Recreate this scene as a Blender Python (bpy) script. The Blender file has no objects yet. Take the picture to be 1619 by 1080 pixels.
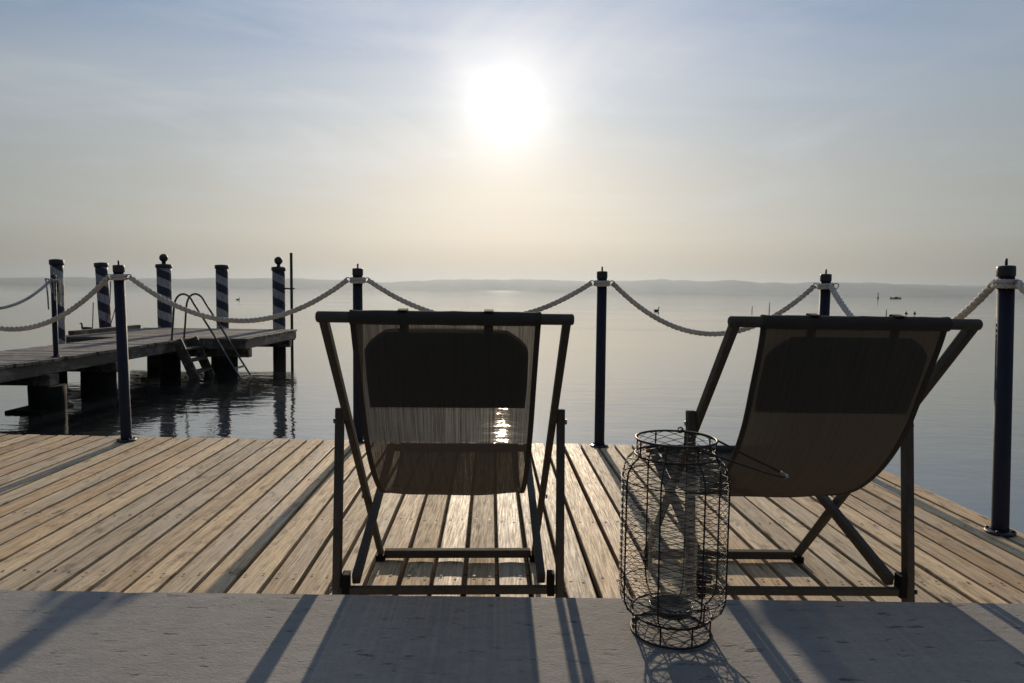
import bpy, bmesh, math, random
from mathutils import Vector, Matrix, Quaternion, noise
random.seed(7)
R = math.radians
sc = bpy.context.scene
C = sc.collection

# ------------------------------------------------------------------ helpers
def link(name, data=None):
    o = bpy.data.objects.new(name, data); C.objects.link(o); return o

def tag(o, label=None, cat=None, group=None, kind=None):
    if label: o['label'] = label
    if cat: o['category'] = cat
    if group: o['group'] = group
    if kind: o['kind'] = kind
    return o

def thing(name, label, cat, loc=(0, 0, 0), rotz=0.0, group=None):
    o = link(name); o.location = loc; o.rotation_euler = (0, 0, rotz)
    o.empty_display_size = .1
    return tag(o, label, cat, group)

def obj(name, bm, mat, parent=None, smooth=False, loc=None):
    me = bpy.data.meshes.new(name)
    bm.normal_update(); bm.to_mesh(me); bm.free()
    for m in (mat if isinstance(mat, (list, tuple)) else [mat]): me.materials.append(m)
    if smooth:
        for p in me.polygons: p.use_smooth = True
    o = link(name, me)
    if parent: o.parent = parent
    if loc: o.location = loc
    return o

def copy_tree(o, parent=None):
    c = o.copy(); C.objects.link(c)
    if parent: c.parent = parent
    for ch in list(o.children): copy_tree(ch, c)
    return c

def box(bm, c, s, rot=None, bev=0.0, mi=0):
    m = Matrix.Translation(Vector(c))
    if rot is not None: m = m @ rot.to_4x4()
    m = m @ Matrix.Diagonal((s[0], s[1], s[2], 1))
    r = bmesh.ops.create_cube(bm, size=1, matrix=m)
    vs = r['verts']; fs = set(f for v in vs for f in v.link_faces)
    if bev > 0:
        es = list(set(e for v in vs for e in v.link_edges))
        rb = bmesh.ops.bevel(bm, geom=es, offset=bev, segments=2, affect='EDGES', profile=.7)
        fs |= set(rb['faces'])
    for f in fs:
        if f.is_valid: f.material_index = mi

def bar(bm, a, b, w, h, bev=.003, up=(0, 0, 1), ext=0.0):
    """rectangular bar from a to b; w across, h along 'up'"""
    a, b = Vector(a), Vector(b); d = b - a; L = d.length; d.normalize()
    u = Vector(up); x = d.cross(u)
    if x.length < 1e-4: x = d.cross(Vector((0, 1, 0)))
    x.normalize(); z = x.cross(d)
    rot = Matrix((x, d, z)).transposed()
    box(bm, (a + b) / 2, (w, L + 2 * ext, h), rot, bev)

def frames(pts):
    pts = [Vector(p) for p in pts]; n = len(pts); T = []
    for i in range(n):
        t = pts[min(i + 1, n - 1)] - pts[max(i - 1, 0)]
        T.append(t.normalized())
    ref = Vector((0, 0, 1)) if abs(T[0].z) < .9 else Vector((1, 0, 0))
    N = (ref - T[0] * ref.dot(T[0])).normalized(); out = []
    for i in range(n):
        if i:
            q = T[i - 1].rotation_difference(T[i]); N = (q @ N)
            N = (N - T[i] * N.dot(T[i])).normalized()
        out.append((pts[i], N.copy(), T[i].cross(N)))
    return out

def tube(bm, pts, r, seg=8, closed=False, caps=True, mi=0):
    fr = frames(pts); n = len(fr); rings = []
    if closed:
        P = [Vector(p) for p in pts]
        fr = []
        for i in range(n):
            t = (P[(i + 1) % n] - P[i - 1]).normalized()
            ref = Vector((0, 0, 1)) if abs(t.z) < .9 else Vector((1, 0, 0))
            N = (ref - t * ref.dot(t)).normalized(); fr.append((P[i], N, t.cross(N)))
    for i, (p, N, B) in enumerate(fr):
        rr = r[i] if isinstance(r, (list, tuple)) else r
        rings.append([bm.verts.new(p + (N * math.cos(2 * math.pi * k / seg) + B * math.sin(2 * math.pi * k / seg)) * rr) for k in range(seg)])
    for i in range(n if closed else n - 1):
        A, Bq = rings[i], rings[(i + 1) % n]
        for k in range(seg):
            f = bm.faces.new((A[k], A[(k + 1) % seg], Bq[(k + 1) % seg], Bq[k])); f.smooth = True; f.material_index = mi
    if caps and not closed:
        f = bm.faces.new(rings[0][::-1]); f.material_index = mi
        f = bm.faces.new(rings[-1]); f.material_index = mi

def lathe(bm, prof, seg=24, c=(0, 0, 0), close=True, sm=True):
    c = Vector(c); rings = []
    for (r, z) in prof:
        rings.append([bm.verts.new(c + Vector((r * math.cos(2 * math.pi * k / seg), r * math.sin(2 * math.pi * k / seg), z))) for k in range(seg)])
    for A, B in zip(rings[:-1], rings[1:]):
        for k in range(seg):
            f = bm.faces.new((A[k], A[(k + 1) % seg], B[(k + 1) % seg], B[k])); f.smooth = sm
    if close:
        bm.faces.new(rings[0][::-1]); bm.faces.new(rings[-1])

def ball(bm, c, r, u=16, v=10, scale=(1, 1, 1)):
    rr = bmesh.ops.create_uvsphere(bm, u_segments=u, v_segments=v, radius=r, matrix=Matrix.Translation(Vector(c)) @ Matrix.Diagonal((*scale, 1)))
    for vv in rr['verts']:
        for f in vv.link_faces: f.smooth = True

def spline(P, n):
    P = [Vector(p) for p in P]; out = []
    Q = [P[0] * 2 - P[1]] + P + [P[-1] * 2 - P[-2]]
    for i in range(1, len(Q) - 2):
        a, b, c, d = Q[i - 1:i + 3]
        for k in range(n):
            t = k / n
            out.append(.5 * ((2 * b) + (c - a) * t + (2 * a - 5 * b + 4 * c - d) * t * t + (3 * b - a - 3 * c + d) * t ** 3))
    out.append(P[-1]); return out

def laid_rope(bm, pts, rad, pitch=.075, seg=6):
    """three-strand twisted rope along a polyline"""
    fr = frames(pts); s = 0.0; S = [0.0]
    for i in range(1, len(fr)): s += (fr[i][0] - fr[i - 1][0]).length; S.append(s)
    for k in range(3):
        st = []
        for (p, N, B), s in zip(fr, S):
            a = 2 * math.pi * (s / pitch + k / 3)
            st.append(p + (N * math.cos(a) + B * math.sin(a)) * rad * .54)
        tube(bm, st, rad * .50, seg)

# ------------------------------------------------------------------ node helpers
class NT:
    def __init__(s, name):
        s.m = bpy.data.materials.new(name); s.m.use_nodes = True; s.t = s.m.node_tree
        for n in list(s.t.nodes): s.t.nodes.remove(n)
        s.out = s.n('ShaderNodeOutputMaterial')
    def n(s, typ, **kw):
        nd = s.t.nodes.new(typ)
        for k, v in kw.items():
            if k in nd.inputs.keys() if isinstance(k, str) else False: nd.inputs[k].default_value = v
            else: setattr(nd, k, v)
        return nd
    def set(s, nd, **kw):
        for k, v in kw.items(): nd.inputs[k.replace('_', ' ')].default_value = v
        return nd
    def l(s, a, b): s.t.links.new(a, b)
    def val(s, sock, v):
        if hasattr(v, 'is_output') or isinstance(v, bpy.types.NodeSocket): s.l(v, sock)
        else: sock.default_value = v
    def math(s, op, a, b=0.0, c=0.0, clamp=False):
        nd = s.t.nodes.new('ShaderNodeMath'); nd.operation = op; nd.use_clamp = clamp
        s.val(nd.inputs[0], a); s.val(nd.inputs[1], b); s.val(nd.inputs[2], c); return nd.outputs[0]
    def vmath(s, op, a, b=(0, 0, 0)):
        nd = s.t.nodes.new('ShaderNodeVectorMath'); nd.operation = op
        s.val(nd.inputs[0], a); s.val(nd.inputs[1], b); return nd
    def noise(s, vec, scale, detail=4, rough=.55, dist=0.0, dim='3D'):
        nd = s.t.nodes.new('ShaderNodeTexNoise'); nd.noise_dimensions = dim
        if vec is not None: s.l(vec, nd.inputs['Vector'])
        nd.inputs['Scale'].default_value = scale; nd.inputs['Detail'].default_value = detail
        nd.inputs['Roughness'].default_value = rough; nd.inputs['Distortion'].default_value = dist
        return nd.outputs['Fac']
    def ramp(s, fac, stops, interp='LINEAR'):
        nd = s.t.nodes.new('ShaderNodeValToRGB'); nd.color_ramp.interpolation = interp
        e = nd.color_ramp.elements
        while len(e) < len(stops): e.new(.5)
        for el, (p, c) in zip(e, stops):
            el.position = p; el.color = (*c, 1) if len(c) == 3 else c
        s.val(nd.inputs[0], fac); return nd.outputs[0]
    def mix(s, fac, a, b, blend='MIX'):
        nd = s.t.nodes.new('ShaderNodeMix'); nd.data_type = 'RGBA'; nd.blend_type = blend
        s.val(nd.inputs[0], fac)
        for i, v in ((6, a), (7, b)):
            if isinstance(v, tuple): nd.inputs[i].default_value = (*v, 1) if len(v) == 3 else v
            else: s.l(v, nd.inputs[i])
        return nd.outputs[2]
    def mapr(s, v, a, b, c, d):
        nd = s.t.nodes.new('ShaderNodeMapRange'); s.l(v, nd.inputs[0])
        for i, x in zip((1, 2, 3, 4), (a, b, c, d)): nd.inputs[i].default_value = x
        return nd.outputs[0]
    def mapping(s, vec, scale=(1, 1, 1), loc=(0, 0, 0), rot=(0, 0, 0)):
        nd = s.t.nodes.new('ShaderNodeMapping'); s.l(vec, nd.inputs[0])
        nd.inputs['Scale'].default_value = scale; nd.inputs['Location'].default_value = loc; nd.inputs['Rotation'].default_value = rot
        return nd.outputs[0]
    def bump(s, h, strength=.3, dist=.01, normal=None):
        nd = s.t.nodes.new('ShaderNodeBump'); nd.inputs['Strength'].default_value = strength; nd.inputs['Distance'].default_value = dist
        s.l(h, nd.inputs['Height'])
        if normal is not None: s.l(normal, nd.inputs['Normal'])
        return nd.outputs[0]
    def bsdf(s, col, rough=.6, metal=0.0, spec=.5, normal=None, ior=None, **kw):
        nd = s.t.nodes.new('ShaderNodeBsdfPrincipled')
        if isinstance(col, tuple): nd.inputs['Base Color'].default_value = (*col, 1)
        else: s.l(col, nd.inputs['Base Color'])
        s.val(nd.inputs['Roughness'], rough); s.val(nd.inputs['Metallic'], metal)
        nd.inputs['Specular IOR Level'].default_value = spec
        if ior: nd.inputs['IOR'].default_value = ior
        if normal is not None: s.l(normal, nd.inputs['Normal'])
        for k, v in kw.items(): nd.inputs[k.replace('_', ' ')].default_value = v
        return nd.outputs[0]
    def obj_co(s): return s.n('ShaderNodeTexCoord').outputs['Object']
    def pos(s): return s.n('ShaderNodeNewGeometry').outputs['Position']
    def attr(s, name):
        nd = s.n('ShaderNodeAttribute'); nd.attribute_name = name; return nd
    def done(s, sh):
        s.l(sh, s.out.inputs['Surface']); return s.m

def mat_paint(name, col, rough=.5, var=.25, metal=0.0, bump=.15, scale=30, spec=.5):
    t = NT(name); co = t.obj_co()
    n1 = t.noise(co, scale, 5, .6); n2 = t.noise(co, scale * .22, 3, .6)
    f = t.math('ADD', t.math('MULTIPLY', n1, .5), t.math('MULTIPLY', n2, .5))
    d = tuple(c * (1 - var) for c in col); b = tuple(min(1, c * (1 + var)) for c in col)
    c = t.ramp(f, [(.3, d), (.7, b)])
    rg = t.mapr(n2, .3, .7, rough - .08, rough + .1)
    return t.done(t.bsdf(c, rg, metal, spec, t.bump(n1, bump, .002)))

def mat_wood(name, tones, attr='tone', along='Y', rough=.62, bumps=.9, spec=.4, grain=1.0):
    """weathered boards: per-board tone attribute, grain stretched along the board, knots, cracks, grey patches"""
    t = NT(name); at = t.attr(attr); tone = at.outputs['Fac']
    p = t.obj_co()
    off = t.n('ShaderNodeCombineXYZ'); t.l(t.math('MULTIPLY', tone, 37.0), off.inputs[1]); t.l(t.math('MULTIPLY', tone, 11.0), off.inputs[0]); t.l(t.math('MULTIPLY', tone, 53.0), off.inputs[2])
    q = t.vmath('ADD', p, off.outputs[0]).outputs[0]
    sx = {'Y': (1, .045, 1), 'X': (.045, 1, 1)}[along]
    fine = t.noise(t.mapping(q, tuple(a * 160 * grain for a in sx)), 1, 6, .65)
    broad = t.noise(t.mapping(q, tuple(a * 34 * grain for a in sx)), 1, 4, .6, .6)
    patch = t.noise(t.mapping(q, (6, 2.2, 6)), 1, 4, .6)
    dirt = t.noise(t.mapping(q, (22, 9, 22)), 1, 5, .7)
    kn = t.n('ShaderNodeTexVoronoi'); t.l(t.mapping(q, {'Y': (11, 3.0, 11), 'X': (3.0, 11, 11)}[along]), kn.inputs['Vector']); kn.inputs['Scale'].default_value = 1
    knot = t.mapr(kn.outputs['Distance'], .05, .16, 1, 0)
    base = t.ramp(tone, tones)
    c = t.mix(t.mapr(broad, .38, .66, 0, .55), base, t.mix(.62, base, (.09, .055, .03)))
    c = t.mix(t.mapr(fine, .46, .66, 0, .56), c, (.075, .05, .032))
    c = t.mix(t.mapr(patch, .50, .68, 0, .45), c, (.48, .425, .35))
    c = t.mix(t.mapr(dirt, .54, .68, 0, .62), c, (.07, .055, .045))
    c = t.mix(t.math('MULTIPLY', knot, .8), c, (.06, .035, .02))
    h = t.math('ADD', t.math('MULTIPLY', fine, .6), t.math('MULTIPLY', broad, .8))
    h = t.math('SUBTRACT', h, t.math('MULTIPLY', knot, .3))
    rg = t.math('ADD', t.mapr(fine, .3, .7, rough - .12, rough + .12), t.math('MULTIPLY', t.math('SUBTRACT', t.math('FRACT', t.math('MULTIPLY', tone, 7.3)), .5), .22))
    return t.done(t.bsdf(c, rg, 0, spec, t.bump(h, bumps, .004)))

# ------------------------------------------------------------------ camera (fitted to the photograph's horizon and posts)
cam = bpy.data.cameras.new('camera'); cam.sensor_width = 36; cam.lens = 1100 / 1619 * 36
cam.clip_start = .05; cam.clip_end = 60000
co = link('camera', cam); sc.camera = co
pitch = math.atan(80.3 / 1100); roll = math.atan(.0130)
fw = Vector((0, math.cos(pitch), -math.sin(pitch))); r0 = Vector((1, 0, 0)); u0 = r0.cross(fw)
rt = r0 * math.cos(roll) + u0 * math.sin(roll); up = -r0 * math.sin(roll) + u0 * math.cos(roll)
co.matrix_world = Matrix.Translation((0, 0, 1)) @ Matrix((rt, up, -fw)).transposed().to_4x4()

# ------------------------------------------------------------------ light and sky
SUN = Vector((-.0139, 1.0218, .2616)).normalized()
EL = math.asin(SUN.z); AZ = math.atan2(SUN.x, SUN.y)
sl = bpy.data.lights.new('sun', 'SUN'); sl.energy = 4.6; sl.angle = R(.6); sl.color = (1, .83, .62)
so = link('sun', sl); so.rotation_euler = SUN.to_track_quat('Z', 'Y').to_euler(); so.location = (0, 30, 12)

w = bpy.data.worlds.new('World'); sc.world = w; w.use_nodes = True
class WT(NT):
    def __init__(s, w):
        s.t = w.node_tree
        for n in list(s.t.nodes): s.t.nodes.remove(n)
        s.out = s.n('ShaderNodeOutputWorld')
t = WT(w)
sky = t.n('ShaderNodeTexSky'); sky.sky_type = 'NISHITA'; sky.sun_disc = False
sky.sun_elevation = EL; sky.sun_rotation = AZ; sky.dust_density = 4.0; sky.air_density = 1.0; sky.ozone_density = 1.5; sky.altitude = 60
d = t.n('ShaderNodeTexCoord').outputs['Generated']
sep = t.n('ShaderNodeSeparateXYZ'); t.l(d, sep.inputs[0]); Z = sep.outputs[2]
dot = t.vmath('DOT_PRODUCT', d, tuple(SUN)).outputs['Value']
ang = t.math('MULTIPLY', t.math('ARCCOSINE', t.math('MINIMUM', dot, 1.0)), 180 / math.pi)     # degrees from the sun
# hazy sky by elevation, brighter towards the sun
base = t.ramp(t.math('MAXIMUM', Z, 0.0), [(0.0, (.66, .50, .36)), (.035, (.70, .57, .44)), (.075, (.83, .735, .62)), (.12, (.775, .72, .65)), (.24, (.525, .605, .69)), (.34, (.305, .432, .655)), (.6, (.40, .53, .76)), (1.0, (.36, .50, .78))])
def fall(L, fl): return t.math('ADD', t.math('MULTIPLY', t.math('EXPONENT', t.math('DIVIDE', ang, -L)), .92), fl)
low = t.n('ShaderNodeCombineXYZ'); high = t.n('ShaderNodeCombineXYZ')          # falls off faster through the thick air near the horizon
for k, (L, fl) in enumerate(((45.0, .05), (53.0, .055), (53.0, .075))): t.l(fall(L, fl), low.inputs[k])
for k, (L, fl) in enumerate(((78.0, .04), (82.0, .045), (80.0, .06))): t.l(fall(L, fl), high.inputs[k])
front = t.mix(t.mapr(Z, .12, .27, 0, 1), low.outputs[0], high.outputs[0])
# thin high cloud streaks
den = t.math('MAXIMUM', Z, .05)
pl = t.n('ShaderNodeCombineXYZ')
t.l(t.math('DIVIDE', sep.outputs[0], den), pl.inputs[0]); t.l(t.math('DIVIDE', sep.outputs[1], den), pl.inputs[1])
cl = t.noise(t.mapping(pl.outputs[0], (.55, .30, 1), (3.1, 1.7, 0), (0, 0, .35)), 1.0, 7, .6, .9)
cl2 = t.noise(t.mapping(pl.outputs[0], (.16, .5, 1), (7.3, 4.2, 0), (0, 0, -.35)), 1.0, 5, .55, .4)
cf = t.math('MULTIPLY', t.math('ADD', t.mapr(cl, .48, .68, 0, .7), t.mapr(cl2, .47, .66, 0, .5)), t.mapr(Z, .03, .16, 0, 1))
base = t.mix(t.math('MULTIPLY', cf, .70), base, (.80, .82, .86))
hz = t.vmath('MULTIPLY', base, front)
def glow(s, k):
    return t.math('MULTIPLY', t.math('EXPONENT', t.math('MULTIPLY', t.math('POWER', t.math('DIVIDE', ang, s), 2.0), -1.0)), k)
g1 = glow(1.3, 3.0); g2 = glow(4.0, .38); g3 = t.math('MULTIPLY', t.math('EXPONENT', t.math('DIVIDE', ang, -9.0)), .03)
gc = t.vmath('ADD', t.vmath('ADD', (0, 0, 0), (0, 0, 0)).outputs[0], (0, 0, 0))
def tint(v, c):
    nd = t.vmath('SCALE', c); t.l(v, nd.inputs['Scale']); return nd.outputs[0]
gsum = t.vmath('ADD', tint(g1, (1, .97, .90)), t.vmath('ADD', tint(g2, (1, .95, .85)), tint(g3, (1, .90, .76))).outputs[0] if False else tint(g2, (1, .95, .85))).outputs[0]
nd = t.n('ShaderNodeVectorMath'); nd.operation = 'ADD'; t.l(gsum, nd.inputs[0]); t.l(tint(g3, (1, .90, .76)), nd.inputs[1]); gsum = nd.outputs[0]
nd = t.n('ShaderNodeVectorMath'); nd.operation = 'ADD'; t.l(hz.outputs[0], nd.inputs[0]); t.l(gsum, nd.inputs[1]); tot = nd.outputs[0]
b1 = t.n('ShaderNodeBackground'); t.l(sky.outputs[0], b1.inputs[0]); b1.inputs[1].default_value = .004
b2 = t.n('ShaderNodeBackground'); t.l(tot, b2.inputs[0]); b2.inputs[1].default_value = .95
ad = t.n('ShaderNodeAddShader'); t.l(b1.outputs[0], ad.inputs[0]); t.l(b2.outputs[0], ad.inputs[1])
t.l(ad.outputs[0], t.out.inputs['Surface'])
w.cycles.sampling_method = 'MANUAL'; w.cycles.sample_map_resolution = 1024

# ------------------------------------------------------------------ materials
M = {}
M['board'] = mat_wood('weathered_deck_board', [(0, (.46, .30, .16)), (.2, (.76, .59, .37)), (.4, (.55, .43, .29)), (.6, (.86, .63, .37)), (.8, (.62, .41, .22)), (1, (.72, .55, .36))], rough=.72, spec=.22)
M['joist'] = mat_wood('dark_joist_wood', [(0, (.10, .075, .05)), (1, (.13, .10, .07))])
M['pier_board'] = mat_wood('grey_pier_board', [(0, (.15, .135, .12)), (.5, (.21, .19, .165)), (1, (.17, .15, .13))], along='X', rough=.7)
M['pier_beam'] = mat_wood('dark_pier_beam', [(0, (.085, .07, .055)), (1, (.12, .10, .08))], rough=.75)
M['pile_wet'] = mat_paint('wet_dark_pile', (.012, .011, .010), .8, .5, bump=.5, scale=14, spec=.08)
M['chair_frame'] = mat_paint('dark_brown_coated_frame', (.092, .081, .068), .85, .25, bump=.08, scale=60, spec=.08)
M['gap_shade_slats'] = mat_paint('black_gap_shade', (.010, .008, .006), .95, .3, spec=.02)  # matte black standing in for the shade down the board gaps
M['black'] = mat_paint('black_plastic', (.012, .011, .011), .8, .2, spec=.15)
M['steel'] = mat_paint('dull_steel', (.30, .29, .28), .35, .2, metal=.9, bump=.05)
M['rust'] = mat_paint('rusty_screw', (.05, .03, .02), .7, .3)
M['navy'] = mat_paint('navy_painted_post', (.016, .019, .034), .65, .3, bump=.12, scale=25, spec=.25)
M['navycap'] = mat_paint('dark_post_cap', (.016, .018, .028), .5, .3)
M['wire'] = mat_paint('rusty_black_wire', (.022, .016, .012), .55, .5, scale=80)
M['dish'] = mat_paint('dark_candle_dish', (.04, .04, .042), .3, .2, metal=.5)
M['cap'] = mat_paint('dark_pile_cap', (.025, .022, .022), .6, .3)
M['feather'] = mat_paint('dark_feathers', (.05, .042, .035), .8, .3)
M['boat'] = mat_paint('dark_boat_hull', (.06, .06, .065), .6, .2)

def mat_rope(name, col):
    t = NT(name); co = t.obj_co(); n = t.noise(co, 160, 4, .7); n2 = t.noise(co, 7, 3, .6)
    c = t.mix(t.mapr(n2, .35, .7, 0, .6), col, tuple(x * .55 for x in col)); c = t.mix(t.mapr(n, .45, .7, 0, .45), c, tuple(x * .35 for x in col))
    return t.done(t.bsdf(c, .85, 0, .2, t.bump(n, .6, .003)))
M['rope'] = mat_rope('natural_rope', (.68, .64, .58)); M['rope_white'] = mat_rope('white_rope', (.66, .62, .58))

def mat_stripe():
    t = NT('blue_white_spiral_paint'); p = t.obj_co(); s = t.n('ShaderNodeSeparateXYZ'); t.l(p, s.inputs[0])
    a = t.math('DIVIDE', t.math('ARCTAN2', s.outputs[1], s.outputs[0]), 2 * math.pi)
    n = t.noise(p, 9, 4, .6)
    f = t.math('FRACT', t.math('ADD', t.math('ADD', t.math('DIVIDE', s.outputs[2], .40), a), t.math('MULTIPLY', n, .10)))
    k = t.math('GREATER_THAN', f, .5)
    n2 = t.noise(t.mapping(p, (20, 20, 5)), 1, 5, .7)
    wht = t.ramp(n2, [(.35, (.27, .265, .27)), (.62, (.50, .49, .48))]); blu = t.ramp(n2, [(.35, (.022, .025, .048)), (.7, (.042, .048, .092))])
    c = t.mix(k, wht, blu); c = t.mix(t.mapr(n2, .62, .75, 0, .7), c, (.10, .085, .07))
    return t.done(t.bsdf(c, .6, 0, .4, t.bump(n2, .4, .006)))
M['stripe'] = mat_stripe()

def mat_sling():
    t = NT('taupe_mesh_sling'); p = t.obj_co(); s = t.n('ShaderNodeSeparateXYZ'); t.l(p, s.inputs[0])
    th = t.noise(t.mapping(p, (330, 5, 5)), 1, 3, .6)
    c = t.ramp(th, [(.3, (.10, .092, .082)), (.7, (.15, .138, .122))])
    d = t.n('ShaderNodeBsdfDiffuse'); t.l(c, d.inputs[0])
    tr = t.n('ShaderNodeBsdfTranslucent'); tr.inputs[0].default_value = (.017, .0145, .012, 1)
    m1 = t.n('ShaderNodeMixShader'); m1.inputs[0].default_value = .40; t.l(d.outputs[0], m1.inputs[1]); t.l(tr.outputs[0], m1.inputs[2])
    tp = t.n('ShaderNodeBsdfTransparent'); tp.inputs[0].default_value = (1, .96, .9, 1)
    # upright threads: open to a square view, closing as the eye moves sideways
    inc = t.n('ShaderNodeVectorTransform'); inc.vector_type = 'VECTOR'; inc.convert_from = 'WORLD'; inc.convert_to = 'OBJECT'
    t.l(t.n('ShaderNodeNewGeometry').outputs['Incoming'], inc.inputs[0]); si = t.n('ShaderNodeSeparateXYZ'); t.l(inc.outputs[0], si.inputs[0])
    opn = t.math('SUBTRACT', 1.0, t.math('MULTIPLY', t.math('ABSOLUTE', si.outputs[0]), 2.6), clamp=True)
    m2 = t.n('ShaderNodeMixShader'); t.l(t.math('MULTIPLY', t.mapr(th, .3, .7, .02, .19), opn), m2.inputs[0]); t.l(m1.outputs[0], m2.inputs[1]); t.l(tp.outputs[0], m2.inputs[2])
    return t.done(m2.outputs[0])
M['sling'] = mat_sling()
def mat_cloth(name, col):
    t = NT(name); p = t.obj_co(); n = t.noise(p, 350, 2, .6); n2 = t.noise(p, 14, 4, .6)
    c = t.mix(n2, tuple(x * .75 for x in col), tuple(x * 1.2 for x in col))
    return t.done(t.bsdf(c, .9, 0, .15, t.bump(t.math('ADD', t.math('MULTIPLY', n, .3), n2), .5, .004)))
M['cushion'] = mat_cloth('dark_cushion_cloth', (.030, .027, .024)); M['sleeve'] = mat_cloth('dark_sling_sleeve', (.06, .053, .045))

def mat_glass():
    t = NT('dusty_clear_glass'); p = t.obj_co(); n = t.noise(t.mapping(p, (12, 12, 6)), 1, 5, .7)
    lw = t.n('ShaderNodeLayerWeight'); lw.inputs['Blend'].default_value = .22
    tp = t.n('ShaderNodeBsdfTransparent'); tp.inputs[0].default_value = (.97, .98, .98, 1)
    gl = t.n('ShaderNodeBsdfGlossy'); gl.inputs['Roughness'].default_value = .06; gl.inputs[0].default_value = (.9, .92, .95, 1)
    df = t.n('ShaderNodeBsdfTranslucent'); df.inputs[0].default_value = (.55, .54, .52, 1)
    m = t.n('ShaderNodeMixShader'); t.l(t.math('ADD', t.math('MULTIPLY', lw.outputs['Facing'], .22), .01, clamp=True), m.inputs[0]); t.l(tp.outputs[0], m.inputs[1]); t.l(gl.outputs[0], m.inputs[2])
    m2 = t.n('ShaderNodeMixShader'); t.l(t.mapr(n, .35, .75, .0, .028), m2.inputs[0]); t.l(m.outputs[0], m2.inputs[1]); t.l(df.outputs[0], m2.inputs[2])
    return t.done(m2.outputs[0])
M['glass'] = mat_glass()

def mat_concrete():
    t = NT('worn_concrete'); p = t.pos()
    n1 = t.noise(p, 2.2, 5, .6); n2 = t.noise(t.mapping(p, (18, 30, 20)), 1, 6, .75); n3 = t.noise(t.mapping(p, (120, 170, 120)), 1, 4, .75)
    pit = t.noise(t.mapping(p, (16, 52, 30), (3, 5, 0)), 1, 5, .65)
    big = t.noise(t.mapping(p, (3.2, 11, 5), (9, 2, 0)), 1, 5, .65)
    c = t.ramp(n1, [(.3, (.205, .192, .180)), (.7, (.275, .258, .242))])
    c = t.mix(t.mapr(n2, .4, .7, 0, .45), c, (.36, .345, .325))
    c = t.mix(t.mapr(n3, .5, .72, 0, .4), c, (.16, .15, .14))
    c = t.mix(t.mapr(pit, .61, .67, 0, .8), c, (.075, .07, .066))
    c = t.mix(t.mapr(big, .66, .72, 0, .5), c, (.11, .105, .10))
    h = t.math('SUBTRACT', t.math('ADD', t.math('MULTIPLY', n2, .8), t.math('MULTIPLY', n3, .5)), t.math('MULTIPLY', t.mapr(pit, .6, .72, 0, 1), .8))
    return t.done(t.bsdf(c, .85, 0, .3, t.bump(h, .42, .005)))
M['concrete'] = mat_concrete()

def mat_water():
    t = NT('calm_lake_water'); p = t.pos()
    a = t.noise(t.mapping(p, (.55, 1.5, 1), (0, 0, 0), (0, 0, .08)), 1, 3, .5, .3)
    b = t.noise(t.mapping(p, (3.2, 5.8, 1), (4, 2, 0), (0, 0, -.12)), 1, 3, .55, .4)
    patch = t.noise(t.mapping(p, (.05, .14, 1), (5, 3, 0)), 1, 3, .5)
    k = t.mapr(patch, .38, .62, .30, 1.35)
    h = t.math('MULTIPLY', t.math('ADD', t.math('MULTIPLY', a, .0105), t.math('MULTIPLY', b, .0042)), k)
    bp = t.n('ShaderNodeBump'); bp.inputs['Strength'].default_value = 1; bp.inputs['Distance'].default_value = 1.0; t.l(h, bp.inputs['Height'])
    gl = t.n('ShaderNodeBsdfGlossy'); gl.inputs['Roughness'].default_value = .03; gl.inputs[0].default_value = (.96, .95, .93, 1); t.l(bp.outputs[0], gl.inputs['Normal'])
    mx = t.n('ShaderNodeMixShader'); mx.inputs[0].default_value = .24
    t.l(t.bsdf((.016, .018, .018), .03, 0, .5, bp.outputs[0], ior=1.9), mx.inputs[1]); t.l(gl.outputs[0], mx.inputs[2])
    return t.done(mx.outputs[0])
M['water'] = mat_water()
def mat_hills():
    t = NT('wooded_hillside'); p = t.pos(); n = t.noise(p, .004, 6, .6); n2 = t.noise(p, .03, 4, .6)
    c = t.mix(t.mapr(n, .4, .65, 0, 1), (.035, .05, .03), (.09, .09, .06)); c = t.mix(t.mapr(n2, .55, .7, 0, .6), c, (.02, .03, .02))
    return t.done(t.bsdf(c, .95, 0, .1))
M['hill'] = mat_hills()

# ------------------------------------------------------------------ setting: water, hills, haze, concrete
ZW = -.70
bm = bmesh.new()
bmesh.ops.create_grid(bm, x_segments=2, y_segments=2, size=1, matrix=Matrix.Translation((0, 4900, ZW)) @ Matrix.Diagonal((14500, 7400, 1, 1)))
tag(obj('lake_water', bm, M['water']), kind='structure')

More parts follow.
